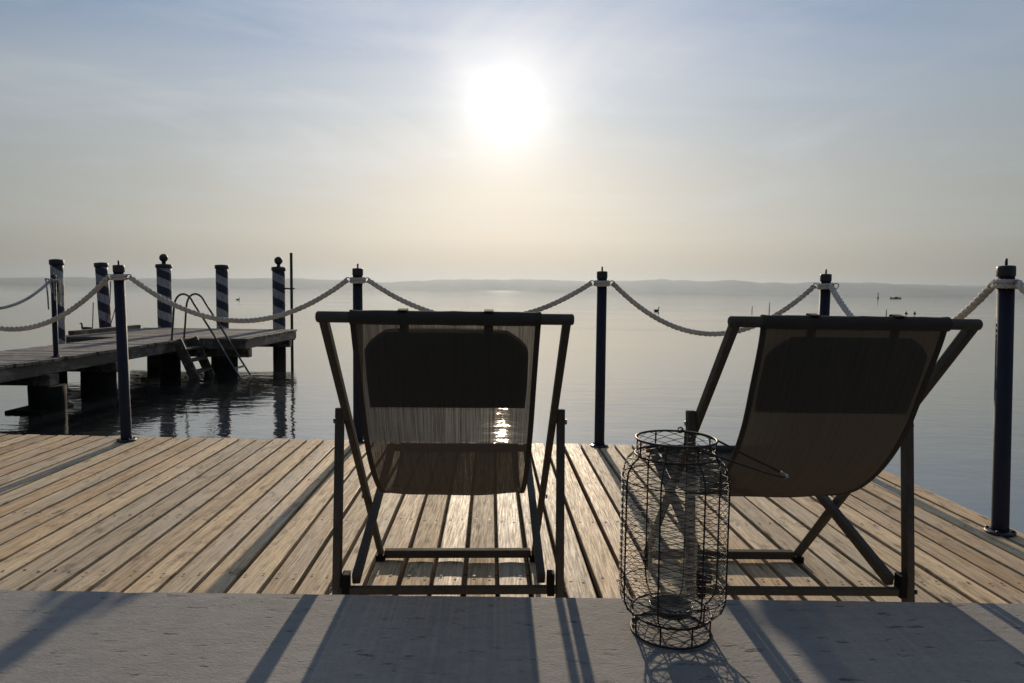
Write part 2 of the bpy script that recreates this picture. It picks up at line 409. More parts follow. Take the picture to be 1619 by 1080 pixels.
def ridge(y0, depth, prof, x0=-13500, x1=13500, n=420, seed=0.0, rough=.18):
    """a long hill range with its own width and slopes; prof = (azimuth tangent, height) knots"""
    bm = bmesh.new(); rows = []
    prof = sorted(prof)
    for i in range(n + 1):
        x = x0 + (x1 - x0) * i / n; tx = x / y0
        for (a, ha), (b, hb) in zip(prof[:-1], prof[1:]):
            if a <= tx <= b:
                s = (tx - a) / (b - a); s = s * s * (3 - 2 * s); hh = ha + (hb - ha) * s; break
        else: hh = prof[0][1] if tx < prof[0][0] else prof[-1][1]
        hh *= 1 + rough * noise.fractal(Vector((x / 900, seed, 0)), 1, 2, 5) + .10 * noise.noise(Vector((x / 130, seed, 3)))
        row = []
        for j, (f, g) in enumerate([(-.5, 0), (-.3, .45), (-.12, .85), (0, 1), (.15, .82), (.5, 0)]):
            wob = 1 + .25 * noise.noise(Vector((x / 500, j * 3.1, seed)))
            row.append(bm.verts.new((x, y0 + depth * f + 130 * noise.noise(Vector((x / 700, j, seed))), ZW - 2 + max(0, hh) * g * (wob if 0 < j < 5 and j != 3 else 1))))
        rows.append(row)
    for A, B in zip(rows[:-1], rows[1:]):
        for k in range(5): bm.faces.new((A[k], B[k], B[k + 1], A[k + 1]))
    return bm
near = [(-.8, 70), (-.62, 74), (-.48, 80), (-.43, 96), (-.33, 98), (-.24, 84), (-.19, 72), (-.14, 98), (-.05, 108), (.04, 106), (.11, 100), (.16, 128), (.22, 140), (.30, 126), (.38, 118), (.46, 132), (.56, 126), (.66, 112), (.8, 100)]
far = [(-.8, 96), (-.5, 98), (-.2, 80), (.1, 100), (.30, 150), (.42, 165), (.55, 175), (.66, 180), (.8, 180)]
tag(obj('hills', ridge(7000, 1500, near, seed=1.3), M['hill'], smooth=True), kind='structure')
tag(obj('far_hills', ridge(10500, 2200, far, seed=5.7, rough=.07), M['hill'], smooth=True), kind='structure')

bm = bmesh.new()
bmesh.ops.create_cube(bm, size=1, matrix=Matrix.Translation((0, 4900, 106)) @ Matrix.Diagonal((29200, 15000, 220, 1)))
hzm = NT('haze'); pv = hzm.n('ShaderNodeVolumePrincipled')
pv.inputs['Color'].default_value = (.385, .45, .53, 1); pv.inputs['Density'].default_value = 1.25e-4; pv.inputs['Anisotropy'].default_value = .50
hzm.l(pv.outputs[0], hzm.out.inputs['Volume'])
tag(obj('haze', bm, hzm.m), kind='stuff')

EDGE = 1.578; HC = .29
bm = bmesh.new()
NX = 900; sec = []
for i in range(NX + 1):                                            # one slab with a slightly chipped front arris
    x = -12 + 24 * i / NX
    n1 = noise.noise(Vector((x * 2.1, 0, 4))); n2 = noise.noise(Vector((x * 23, 0, 9))); chip = max(0, noise.noise(Vector((x * 6.3, 2, 1))) - .35)
    e = EDGE + .0022 * n1 + .0012 * n2 - .010 * chip
    sec.append([bm.verts.new((x, y, z)) for y, z in ((-8, -2.2), (-8, HC), (-2, HC), (e - .05, HC), (e - .007 - .010 * chip, HC - .0004), (e - .0015, HC - .006 - .008 * chip), (e, HC - .03), (EDGE, -2.2))])
for A, B in zip(sec[:-1], sec[1:]):
    for k in range(7): bm.faces.new((A[k], A[k + 1], B[k + 1], B[k]))
bm.faces.new(sec[0][::-1]); bm.faces.new(sec[-1])
bmesh.ops.recalc_face_normals(bm, faces=bm.faces)
tag(obj('concrete_pavement', bm, M['concrete']), kind='structure')

# ------------------------------------------------------------------ sun deck
SL = -.031; PITCH = .1122; GAP = .0165
deck = thing('sun_deck', 'sun deck of bare weathered boards running out over the lake from the concrete quay', 'deck', (0, 0, 0))
def px(p, y): return p + SL * (y - 2.27)
def back(x): return 4.545 - .021 * (x + 1)
bm = bmesh.new(); tl = bm.faces.layers.float.new('tone')
screws = bm
def board(p0, p1, ya, yb, z0, z1, tone, jit=0.0):
    n = 7; secs = []
    ph = random.random() * 9
    for i in range(n):
        s = i / (n - 1)
        y = ya + (yb - ya) * s
        wx = .0016 * math.sin(ph + s * 5.1); wz = .0022 * math.sin(ph * 1.7 + s * 4.3)
        a, b = px(p0, y) + wx, px(p1, y) + wx * .6
        r = .0035
        cup = .0012 * math.sin(ph * 2.3)
        sec = [(a, z0), (a, z1 - r), (a + r * .3, z1 - r * .3), (a + r, z1), ((a + b) / 2, z1 + cup), (b - r, z1), (b - r * .3, z1 - r * .3), (b, z1 - r), (b, z0)]
        secs.append([bm.verts.new((x, y, z + wz)) for x, z in sec])
    fs = []
    for A, B in zip(secs[:-1], secs[1:]):
        m = len(A)
        for k in range(m): fs.append(bm.faces.new((A[k], B[k], B[(k + 1) % m], A[(k + 1) % m])))
    fs.append(bm.faces.new(secs[0])); fs.append(bm.faces.new(secs[-1][::-1]))
    for f in fs: f[tl] = tone; f.smooth = False
JOIST_Y = [1.75, 2.36, 2.97, 3.58, 4.19, 4.42]
for k in range(-38, 19):
    p0 = -.039 + PITCH * k + GAP / 2; p1 = p0 + PITCH - GAP + random.uniform(-.002, .002)
    yb = back(px((p0 + p1) / 2, 4.5)) + random.uniform(-.008, .008)
    board(p0, p1, 1.45, yb, -.034, random.uniform(-.0015, .0015), random.random())
    for jy in JOIST_Y:
        for q in (.24, .76):
            if random.random() < .93:
                y = jy + random.uniform(-.012, .012); x = px(p0 + (p1 - p0) * q + random.uniform(-.006, .006), y)
                
                c8 = [bm.verts.new((x + .0058 * math.cos(q * math.pi / 4), y + .0058 * math.sin(q * math.pi / 4), .0042)) for q in range(8)]
                bm.faces.new(c8).material_index = 1
obj('boards', bm, [M['board'], M['rust']], deck)
bm = bmesh.new(); tl = bm.faces.layers.float.new('tone')
board(-.039 + PITCH * 19 + .016, -.039 + PITCH * 19 + .118, 1.45, back(2.05), -.045, -.006, .72)
e = obj('edge_board', bm, M['board'], deck)
bm = bmesh.new()
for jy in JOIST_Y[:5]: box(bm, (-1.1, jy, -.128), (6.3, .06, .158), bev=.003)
for xx in (-4.15, -2.6, -1.05, .5, 2.0): box(bm, (xx, 3.0, -.292), (.09, 2.8, .165), bev=.004)
obj('joists', bm, M['joist'], deck)
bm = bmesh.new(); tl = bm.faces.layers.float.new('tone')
for k in range(21): box(bm, (-1.1 + .0, 1.55 + k * .142, -.0425), (6.2, .136, .010))  # added black slats under the boards, so the gaps stay as dark as deep shade
obj('gap_shade_slats', bm, M['gap_shade_slats'], deck)
for xx in (-4.15, -2.6, -1.05, .5, 2.0):
    for yy in (2.4, 4.2):
        bm = bmesh.new(); lathe(bm, [(.085, -2.6), (.085, -.376)], 16, (xx, yy, 0)); obj('support_pile', bm, M['pile_wet'], deck)

# ------------------------------------------------------------------ deck chairs
def make_chair():
    root = thing('deck_chair', 'left', 'deck chair', (0, 0, 0), 0, 'sling deck chairs facing the lake')
    fr = M['chair_frame']
    W1, A, ZT, WS, B_, ZB, Cc, ZC, W2, C2, ZC2 = .284, .901, .934, .305, .621, .655, .675, .183, .254, .655, .196
    for s in (-1, 1):
        bm = bmesh.new(); bar(bm, (s * W1, .012, .010), (s * W1, -A, ZT), .0185, .027, .004, up=(0, 1, 1)); obj('side_rail', bm, fr, root)
        bm = bmesh.new(); bar(bm, (s * WS, -B_ + .004, ZB + .018), (s * WS, -Cc - .012, .002), .0215, .032, .004, up=(0, 1, 0)); obj('rear_leg', bm, fr, root)
        bm = bmesh.new(); bar(bm, (s * W2, -C2 - .012, ZC2 + .012), (s * W2, .085, .405), .022, .031, .004); obj('seat_rail', bm, fr, root)
        bm = bmesh.new(); box(bm, (s * (W2 + .0245), -C2 - .022, ZC2 + .004), (.020, .034, .062), bev=.003); obj('notch_block', bm, M['black'], root)
        for (v, z, x) in ((-B_, ZB - .018, WS + .0125), (-Cc - .006, ZC, WS + .0125), (-.303, .33, W1 + .0125)):
            bm = bmesh.new(); lathe(bm, [(.0075, 0), (.0075, .003), (.005, .005)], 10)
            bmesh.ops.transform(bm, matrix=Matrix.Translation((s * x, v, z)) @ Matrix.Rotation(s * math.pi / 2, 4, 'Y'), verts=bm.verts)
            obj('bolt', bm, M['steel'], root)
    bm = bmesh.new(); tube(bm, [(-.300, -A, ZT), (-.297, -A, ZT), (.297, -A, ZT), (.300, -A, ZT)], [.010, .0132, .0132, .010], 14); obj('top_bar', bm, fr, root)
    bm = bmesh.new(); bar(bm, (-W1 + .0135, 0, .024), (W1 - .0135, 0, .024), .030, .029, .004)
    obj('front_bar', bm, fr, root)
    for s in (-1, 1):
        bm = bmesh.new(); box(bm, (s * W1, -.004, .012), (.034, .048, .024), bev=.003); obj('foot', bm, M['black'], root)
    bm = bmesh.new(); bar(bm, (-WS + .012, -Cc - .005, ZC), (WS - .012, -Cc - .005, ZC), .020, .0195, .003); obj('rear_bar', bm, fr, root)
    bm = bmesh.new(); tube(bm, [(-W2 - .02, .09, .40), (W2 + .02, .09, .40)], .014, 12); obj('seat_bar', bm, fr, root)
    # sling: one hanging cloth
    prof = spline([(0, -.905, .947), (0, -.886, .885), (0, -.835, .775), (0, -.772, .648), (0, -.675, .530), (0, -.545, .432), (0, -.40, .372), (0, -.25, .338), (0, -.10, .335), (0, .02, .365), (0, .098, .415)], 6)
    bm = bmesh.new(); H = .217; nu = 22; rows = []
    L = len(prof)
    for i, p in enumerate(prof):
        q = i / (L - 1); row = []
        bell = math.sin(math.pi * min(1, max(0, q)))
        hw = H + .004 * (1 - bell) - .004 * bell
        for k in range(nu + 1):
            u = -1 + 2 * k / nu
            sag = -.012 * bell * (1 - u * u) + .0035 * noise.noise(Vector((u * 2.3, q * 6, 1.7))) * bell
            row.append(bm.verts.new((u * hw, p.y + sag * -.4, p.z + sag)))
        rows.append(row)
    for P, Q in zip(rows[:-1], rows[1:]):
        for k in range(nu): f = bm.faces.new((P[k], P[k + 1], Q[k + 1], Q[k])); f.smooth = True
    sl_ = obj('sling', bm, M['sling'], root)
    for s in (-1, 1):                                             # folded and stitched side hems
        bm = bmesh.new(); pts = [r[0 if s < 0 else -1].co.copy() for r in []]
        hp = []
        for i, p in enumerate(prof):
            q = i / (L - 1); bell = math.sin(math.pi * q); hp.append(Vector((s * (H + .004 * (1 - bell) - .004 * bell), p.y, p.z)))
        a = []
        for i, p in enumerate(hp):
            tq = (hp[min(i + 1, L - 1)] - hp[max(i - 1, 0)]).normalized(); nn = Vector((0, -tq.z, tq.y))
            a.append([bm.verts.new(p + Vector((dx * s, 0, 0)) + nn * dz) for dx, dz in ((.003, -.0025), (.003, .0025), (-.010, .0025), (-.010, -.0025))])
        for P, Q in zip(a[:-1], a[1:]):
            for k in range(4): bm.faces.new((P[k], P[(k + 1) % 4], Q[(k + 1) % 4], Q[k]))
        bm.faces.new(a[0]); bm.faces.new(a[-1][::-1])
        obj('hem', bm, M['sleeve'], sl_)
    for (y, z, rr, name) in ((-A, ZT, .0168, 'sleeve'), (.09, .40, .018, 'sleeve')):
        bm = bmesh.new(); pts = []; rad = []
        for i in range(25):
            u = -1 + 2 * i / 24; pts.append((u * .222, y, z)); rad.append(rr + .0018 * noise.noise(Vector((u * 5, y, 3))) + (.0012 if abs(u) > .97 else 0))
        tube(bm, pts, rad, 14); obj(name, bm, M['sleeve'], sl_)
    # headrest cushion on the front of the sling
    bm = bmesh.new(); nx, nz = 22, 16
    top = Vector((0, -.884, .898)); bot = Vector((0, -.797, .700)); ax = (bot - top); nrm = Vector((0, -ax.z, ax.y)).normalized()
    if nrm.y < 0: nrm = -nrm
    gf, gb = [], []
    for j in range(nz + 1):
        v = j / nz; rf, rb = [], []
        for i in range(nx + 1):
            u = -1 + 2 * i / nx
            e = (1 - abs(u) ** 6) * (1 - abs(2 * v - 1) ** 6)
            hw = .198 - (.050 * max(0, 1 - v / .26) ** 1.7 if v < .26 else 0) - .004 * (1 - math.sin(math.pi * v))
            th = .006 + .048 * max(0, e) ** .5 + .004 * noise.noise(Vector((u * 3, v * 3, 5)))
            c = top + ax * v + nrm * .012 + Vector((u * hw, 0, 0))
            # follow the sling's curve
            c += nrm * (.004 * math.sin(math.pi * v))
            rf.append(bm.verts.new(c + nrm * th)); rb.append(bm.verts.new(c - nrm * .003))
        gf.append(rf); gb.append(rb)
    for j in range(nz):
        for i in range(nx):
            f = bm.faces.new((gf[j][i], gf[j][i + 1], gf[j + 1][i + 1], gf[j + 1][i])); f.smooth = True
            f = bm.faces.new((gb[j][i], gb[j + 1][i], gb[j + 1][i + 1], gb[j][i + 1])); f.smooth = True
    for j in range(nz):
        for i in (0, nx): bm.faces.new((gf[j][i], gf[j + 1][i], gb[j + 1][i], gb[j][i]))
    for i in range(nx):
        for j in (0, nz): bm.faces.new((gf[j][i], gf[j][i + 1], gb[j][i + 1], gb[j][i]))
    bmesh.ops.recalc_face_normals(bm, faces=bm.faces)
    cu = obj('headrest_cushion', bm, M['cushion'], root)
    for x in (-.10, .10):
        bm = bmesh.new(); bar(bm, (x, -.864, .890), (x, -.888, .9545), .022, .002, 0); bar(bm, (x, -.888, .9545), (x, -.918, .951), .022, .002, 0); obj('strap', bm, M['cushion'], cu)
    return root
ch = make_chair()
ch.location = (-.191, 2.525, 0); ch.rotation_euler.z = .040
ch['label'] = 'deck chair with dark mesh sling facing the lake squarely, lake glints showing through its back'
ch2 = copy_tree(ch); ch2.location = (.797, 2.548, 0); ch2.rotation_euler.z = .016
ch2['label'] = 'deck chair with dark mesh sling standing behind the wire lantern, nearer the corner rope post'

# ------------------------------------------------------------------ wire lantern
LX, LY = .3645, 1.502
LX = ((1079 - 809.5) / 1100 * 1.5 - .006) * .947; LY *= .947
lan = thing('wire_lantern', 'tall rusty wire mesh lantern with a glass cylinder standing on the concrete', 'lantern', (LX, LY, HC), .2)
RB = .117
lan.scale = (.947, .947, .947)
def lprof(z):
    """outer radius of the wire body at height z"""
    K = [(0, .086), (.044, .087), (.050, .095), (.062, .108), (.082, .1155), (.10, RB), (.340, RB), (.362, .1145), (.380, .106), (.392, .094), (.397, .087), (.432, .086)]
    for (a, ra), (b, rb) in zip(K[:-1], K[1:]):
        if a <= z <= b: return ra + (rb - ra) * (z - a) / (b - a)
    return K[-1][1]
bm = bmesh.new(); NC = 12; z = .004; row = 0; dz = .0072
def zig(zc, amp, ph):
    pts = []
    for k in range(NC * 4):
        a = 2 * math.pi * (k + 2 * ph) / (NC * 4)
        zz = zc + (0, amp, 0, -amp)[k % 4] + .0007 * noise.noise(Vector((a * 4, zc * 60, 2)))
        r = lprof(max(0, min(.432, zz))) - .0012
        pts.append((r * math.cos(a), r * math.sin(a), zz))
    tube(bm, pts,   .00075, 4, closed=True)
while z < .430:
    zig(z, dz * .42, row % 2); z += dz; row += 1
obj('wire_mesh', bm, M['wire'], lan)
for k in range(8):
    a = 2 * math.pi * k / 8 + .12
    bm = bmesh.new(); zs = [0, .022, .044, .05, .056, .062, .072, .082, .10, .16, .22, .28, .34, .352, .362, .372, .380, .387, .392, .397, .415, .432]
    tube(bm, [(lprof(q) * math.cos(a), lprof(q) * math.sin(a), q) for q in zs], .0019, 7); obj('rib', bm, M['wire'], lan)
for q, rr in ((.002, .0026), (.044, .0026), (.397, .0026), (.432, .0026), (.095, .0014), (.345, .0014)):
    bm = bmesh.new(); r = lprof(q) + (.0005 if rr > .002 else 0); tube(bm, [(r * math.cos(2 * math.pi * i / 48), r * math.sin(2 * math.pi * i / 48), q) for i in range(48)], rr, 7, closed=True); obj('ring', bm, M['wire'], lan)
bm = bmesh.new(); lathe(bm, [(.0, .0405), (.030, .0405), (.046, .044), (.0475, .060), (.0455, .060), (.044, .047), (.0, .045)], 36, close=False)
for x in (0, math.pi / 2):
    tube(bm, [(-.085 * math.cos(x), -.085 * math.sin(x), .0395), (.085 * math.cos(x), .085 * math.sin(x), .0395)], .0018, 6)
obj('candle_dish', bm, M['dish'], lan)
bm = bmesh.new(); lathe(bm, [(.052, .0465), (.053, .048), (.053, .345), (.0520, .3465), (.0508, .345), (.0508, .048), (.052, .0465)], 40, close=False); obj('glass_cylinder', bm, M['glass'], lan)
bm = bmesh.new()
hp = spline([(.03, -.086, .425), (.08, -.078, .408), (.145, -.054, .384), (.205, -.022, .360), (.246, 0, .350), (.240, .022, .355), (.165, .054, .388), (.095, .078, .420), (.03, .086, .434)], 6)
tube(bm, hp, .0025, 7)
for s in (-1, 1):
    c = Vector((.03, s * .086, .425 if s < 0 else .434)); tube(bm, [c + Vector((.006 * math.cos(q), 0, .006 * math.sin(q))) for q in [2 * math.pi * i / 12 for i in range(12)]], .0018, 6, closed=True)
hd = obj('handle', bm, M['wire'], lan); hd.rotation_euler = (0, 0, -.2)
bm = bmesh.new(); tube(bm, [hp[i] for i in range(len(hp)) if hp[i].x > .236], .0034, 10); obj('grip', bm, M['steel'], hd)

# ------------------------------------------------------------------ rope posts and ropes
POSTS = [  # x, y, lean (top offset), label
    (-2.484, 4.437, (-.03, .02), 'navy rope post rising in front of the old wooden pier'),
    (-.999, 4.500, (0, 0), 'navy rope post half hidden behind the back of the squarely set deck chair'),
    (.575, 4.455, (-.006, 0), 'navy rope post standing clear between the two deck chairs'),
    (1.975, 4.410, (0, 0), 'navy rope post behind the chair by the lantern, only its top showing'),
    (2.09, 2.900, (-.045, 0), 'largest navy rope post, standing clear on the outer edge of the deck by open water'),
]
def make_post():
    root = thing('rope_post', 'post', 'rope post', (0, 0, 0), 0, 'navy posts carrying the rope barrier')
    bm = bmesh.new(); lathe(bm, [(.0335, .008), (.0325, .03), (.0315, 1.0895)], 24); obj('shaft', bm, M['navy'], root)
    bm = bmesh.new(); lathe(bm, [(.058, .0015), (.058, .008), (.052, .011), (.036, .012)], 24)
    for k in range(4):
        a = math.pi / 4 + k * math.pi / 2; lathe(bm, [(.007, .009), (.007, .017), (.004, .019)], 6, (.047 * math.cos(a), .047 * math.sin(a), 0))
    obj('base_plate', bm, M['navycap'], root)
    cp = bmesh.new(); lathe(cp, [(.0325, 1.0862), (.0343, 1.088), (.0343, 1.124), (.032, 1.130), (.012, 1.132)], 24); cap = obj('cap', cp, M['navycap'], root)
    bm = bmesh.new(); lathe(bm, [(.0055, 1.1325), (.0055, 1.158), (.003, 1.161)], 10); obj('pin', bm, M['navycap'], cap)
    bm = bmesh.new()
    for zz in (1.046, 1.064):
        laid_rope(bm, [(.0415 * math.cos(q), .0415 * math.sin(q), zz + .003 * math.sin(q)) for q in [2 * math.pi * i / 40 for i in range(41)]], .0105, .05, 5)
    obj('rope_wrap', bm, M['rope_white'], root)
    for s in (-1, 1):
        bm = bmesh.new(); tube(bm, [(s * .064 + .0155 * math.cos(q), .002 * math.sin(q * 2), 1.056 + .0155 * math.sin(q)) for q in [2 * math.pi * i / 18 for i in range(18)]], .0032, 7, closed=True)
        obj('eye_ring', bm, M['steel'], root)
    return root
proto = make_post()
tops = []
for i, (x, y, ln, lab) in enumerate(POSTS):
    o = proto if i == 0 else copy_tree(proto)
    o.location = (x, y, 0); o['label'] = lab
    ang_z = 0 if i < 4 else math.pi / 2
    if i == 3: ang_z = -.75
    q = Vector((0, 0, 1)).rotation_difference(Vector((ln[0], ln[1], 1.1)).normalized())
    o.rotation_mode = 'QUATERNION'; o.rotation_quaternion = q @ Quaternion((0, 0, 1), ang_z)
    tops.append(Vector((x, y, 0)) + Vector((ln[0], ln[1], 0)) * .96)
def span(a, b, sag, label, rad=.0172, za=1.056, zb=1.056, offa=.068, offb=.068, name='rope', skew=0.0, mat='rope'):
    a, b = Vector(a), Vector(b); a = Vector((a.x, a.y, za)); b = Vector((b.x, b.y, zb))
    h = Vector((b.x - a.x, b.y - a.y, 0)).normalized(); a = a + h * offa; b = b - h * offb
    n = int((b - a).length / .011); pts = []
    for i in range(n + 1):
        t = i / n; tt = t + skew * t * (1 - t)
        p = a.lerp(b, t); p.z -= sag * 4 * tt * (1 - tt); p.y += .004 * noise.noise(Vector((t * 6, a.x, 2)))
        pts.append(p)
    bm = bmesh.new(); laid_rope(bm, pts, rad, .092, 6)
    o = obj(name, bm, M[mat]); tag(o, label, 'rope', 'barrier ropes hung between the navy posts'); return o
span((-3.95, 4.50), tops[0], .345, 'rope sagging across the view of the pier walkway, out of the frame', skew=0)
span(tops[0], tops[1], .272, 'rope sagging between the post by the pier and the post behind the squarely set chair')
span(tops[1], tops[2], .245, 'rope with its sagging middle hidden behind the squarely set deck chair')
span(tops[2], tops[3], .315, 'rope hanging low over open water between the two deck chairs')
span(tops[3], tops[4], .30, 'thick rope dipping behind the headrest of the chair by the lantern', rad=.0182)
span(tops[4], (2.15, 1.36), .26, 'short end of rope leading away from the nearest post out of the frame', rad=.0182)

# ------------------------------------------------------------------ wooden pier
pier = thing('wooden_pier', 'old grey wooden pier on dark piles, a narrow walkway ending in a wider platform', 'pier', (0, 0, 0))
WX0, WX1, PX0, PX1, PY0, PY1 = -7.66, -6.25, -8.85, -5.18, 13.55, 16.75
def planks(x0, x1, y0, y1, pitch=.145):
    bm = bmesh.new(); tl = bm.faces.layers.float.new('tone'); y = y0
    while y < y1 - .02:
        w = min(pitch - .010, y1 - y); a = x0 + random.uniform(-.025, .02); b = x1 + random.uniform(-.02, .025); zz = random.uniform(-.006, .004); tn = random.random()
        before = set(bm.faces)
        box(bm, ((a + b) / 2, y + w / 2, -.022 + zz), (b - a, w, .044), Matrix.Rotation(random.uniform(-.004, .004), 3, 'Z'), .004)
        for f in bm.faces:
            if f not in before: f[tl] = tn
        y += pitch
    return bm
obj('walkway_boards', planks(WX0, WX1, 1.75, PY0 - .01), M['pier_board'], pier)
obj('platform_boards', planks(PX0, PX1, PY0, PY1), M['pier_board'], pier)
def beam(name, a, b, w, h, m='pier_beam'):
    bm = bmesh.new(); bar(bm, a, b, w, h, .006); return obj(name, bm, M[m], pier)
for x in (WX0 + .06, WX1 - .06): beam('fascia', (x, 1.75, -.130), (x, PY0 - .02, -.130), .07, .160)
for x in (PX0 + .06, PX1 - .06): beam('fascia', (x, PY0 + .075, -.130), (x, PY1 - .075, -.130), .07, .160)
for y in (PY0 + .04, PY1 - .04): beam('fascia', (PX0 + .025, y, -.132), (PX1 - .025, y, -.132), .065, .160)
beam('kerb_beam', (PX0 + .05, PY0 + .30, .045), (PX0 + .05, PY1 - .4, .045), .12, .085)
for y in (4.2, 7.4, 9.37, 10.95): beam('cross_beam', (WX0 - .10, y, -.285), (WX1 + .05, y, -.285), .20, .145)
for y in (13.78, 16.3): beam('cross_beam', (PX0 - .1, y, -.300), (PX1 - .02, y, -.300), .18, .170)
def support(x, y, r, top=-.36):
    bm = bmesh.new(); n = 14; prof = [(r * (1 + .05 * noise.noise(Vector((x, y, z * 2)))), z) for z in [-3 + (top + 3) * i / n for i in range(n + 1)]]
    lathe(bm, prof, 18, (x, y, 0)); obj('support_pile', bm, M['pile_wet'], pier)
bm = bmesh.new(); box(bm, (-6.42, 9.40, -1.59), (.50, .70, 1.86), bev=.03); obj('footing', bm, M['pile_wet'], pier)
for (x, y, r) in ((-6.30, 9.37, .225), (-7.30, 9.37, .2), (-6.54, 10.95, .25), (-7.32, 10.95, .22), (-7.05, 7.4, .2), (-6.45, 7.4, .2), (-7.0, 4.2, .2), (-6.4, 4.2, .2), (-6.80, 13.78, .19), (-5.66, 13.78, .20), (-8.4, 13.78, .17), (-8.4, 16.3, .17), (-6.9, 16.3, .17)): support(x, y, r)

def mooring(x, y, r, top, ballr, label, lean=(0, 0), ph=0.0):
    root = thing('mooring_pile', label, 'mooring pile', (x, y, ZW), 0, 'blue and white striped mooring piles')
    h = top - ZW
    bm = bmesh.new(); prof = [(r * (1.03 + .02 * noise.noise(Vector((x, y, z * 3)))), z) for z in [-2 + (2 + .55) * i / 8 for i in range(9)]]
    lathe(bm, prof, 20); obj('wet_foot', bm, M['pile_wet'], root)
    bm = bmesh.new(); n = 14
    prof = [(r * (1 + .018 * noise.noise(Vector((x * 3, y, z * 4)))), z) for z in [.5505 + (h - .06 - .5505) * i / n for i in range(n + 1)]]
    lathe(bm, prof, 24); sh = obj('shaft', bm, M['stripe'], root); sh.rotation_euler.z = ph
    bm = bmesh.new(); lathe(bm, [(r * 1.13, h - .09), (r * 1.15, h - .075), (r * 1.13, h - .01), (r * 1.05, h), (r * .3, h + .012)], 24); cp = obj('cap', bm, M['cap'], root)
    if ballr:
        bm = bmesh.new(); lathe(bm, [(r * .30, h + .013), (r * .26, h + .05), (r * .34, h + .062)], 16); ball(bm, (0, 0, h + .055 + ballr), ballr, 20, 14); obj('ball_finial', bm, M['cap'], cp)
    root.rotation_mode = 'QUATERNION'; root.rotation_quaternion = Vector((0, 0, 1)).rotation_difference(Vector((lean[0], lean[1], 2.4)).normalized())
    return root
mooring(-8.50, 17.02, .165, 1.53, .10, 'striped mooring pile with a ball on top, thick, left of the steel ladder', ph=.4)
mooring(-7.09, 17.02, .142, 1.53, 0, 'striped mooring pile with a flat cap behind the steel ladder', ph=1.6)
mooring(-5.70, 17.00, .148, 1.50, .098, 'striped mooring pile with a ball on top beside the thin mast at the pier corner', ph=2.5)
mooring(-9.07, 15.55, .125, 1.50, 0, 'leaning striped mooring pile beside the far edge of the pier, behind the barrier rope', (-.10, 0), ph=.9)
mooring(-7.93, 12.15, .100, 1.435, 0, 'slim striped mooring pile close behind the blue post on the pier walkway', ph=2.0)

mast = thing('mast_pole', 'thin bare metal pole strapped to the ball-topped pile at the pier corner', 'pole', (-5.345, 16.86, ZW))
bm = bmesh.new(); lathe(bm, [(.034, -1.8), (.034, 2.535), (.026, 2.542)], 14); obj('tube', bm, M['cap'], mast)
for z in (1.68, .455):
    bm = bmesh.new(); bar(bm, (.07, 0, z), (-.215, .06, z), .03, .035, .003); obj('bracket', bm, M['cap'], mast)

# steel bathing ladder and wooden steps on the walkway's lake side
lad = thing('bathing_ladder', 'steel bathing ladder with two arched handrails dropping from the pier into the water', 'ladder', (-6.3, 13.1, 0))
M['rail'] = mat_paint('weathered_steel_tube', (.11, .10, .095), .4, .25, metal=.6, bump=.05)
for yy in (-.22, .27):
    bm = bmesh.new(); pts = spline([(-.02, yy, .002), (.01, yy, .30), (.045, yy, .66), (.11, yy, .81), (.22, yy, .86), (.335, yy, .80), (.42, yy, .66), (.72, yy, .18), (1.02, yy, -.32), (1.21, yy, -.63), (1.262, yy, -.715), (1.255, yy, -.745)], 5)
    tube(bm, pts, .019, 8); h = obj('handrail', bm, M['rail'], lad)
    bm = bmesh.new(); lathe(bm, [(.045, .0), (.045, .008)], 12, (-.02, yy, .0035)); obj('flange', bm, M['rail'], h)
for k in range(2):
    a = Vector((1.14 + .112 * k, 0, -.515 - .187 * k)); bm = bmesh.new(); bar(bm, a + Vector((0, -.205, 0)), a + Vector((0, .255, 0)), .07, .022, .002); obj('rung', bm, M['rail'], lad)
stp = thing('wooden_steps', 'dark wooden steps leading from the pier down into the water under the steel ladder', 'steps', (-6.2, 12.9, 0))
for yy in (-.08, .56):
    bm = bmesh.new(); bar(bm, (.012, yy, .012), (.45, yy, -.98), .055, .17, .005, up=(1, 0, .45)); obj('stringer', bm, M['pier_beam'], stp)
for k in range(4):
    s = (k + .5) / 4; bm = bmesh.new(); box(bm, (.055 + .40 * s, .24, -.06 - .84 * s), (.20, .58, .035), bev=.003); obj('tread', bm, M['pier_beam'], stp)

for (x, y, lab) in ((-3.95, 4.50, 'navy rope post at the far left end of the sun deck'), (2.15, 1.36, 'navy rope post rising at the quay edge on the right'), (-6.36, 7.35, 'navy rope post on the near part of the pier walkway')):
    o = copy_tree(proto); o.location = (x, y, 0); o.rotation_quaternion = Quaternion((0, 0, 1), 0); o['label'] = lab
# blue rope post on the walkway, its rope and the knot
pp = copy_tree(proto); pp.location = (-6.33, 9.62, 0); pp.rotation_mode = 'QUATERNION'; pp.rotation_quaternion = Quaternion((0, 0, 1), -1.45)
pp['label'] = 'navy rope post on the pier walkway with ragged rope ends hanging from it'
pr = span((-6.33, 9.62), (-6.36, 7.35), .36, 'rope hanging from the post on the pier walkway, farthest from the deck', rad=.020)
kn = bmesh.new()
for k in range(7):
    a = random.uniform(0, 6.28); x0 = .045 * math.cos(a); y0 = .045 * math.sin(a); dl = random.uniform(.10, .42)
    laid_rope(kn, spline([(x0 * .7, y0 * .7, 1.06), (x0 * 2.0, y0 * 2.0, 1.09 - .03 * random.random()), (x0 * 2.1 + random.uniform(-.03, .03), y0 * 2, 1.0), (x0 * 1.6 + random.uniform(-.03, .03), y0 * 1.7, 1.04 - dl)], 8), .011, .05, 5)
kn = obj('rope_ends', kn, M['rope_white'], pp)

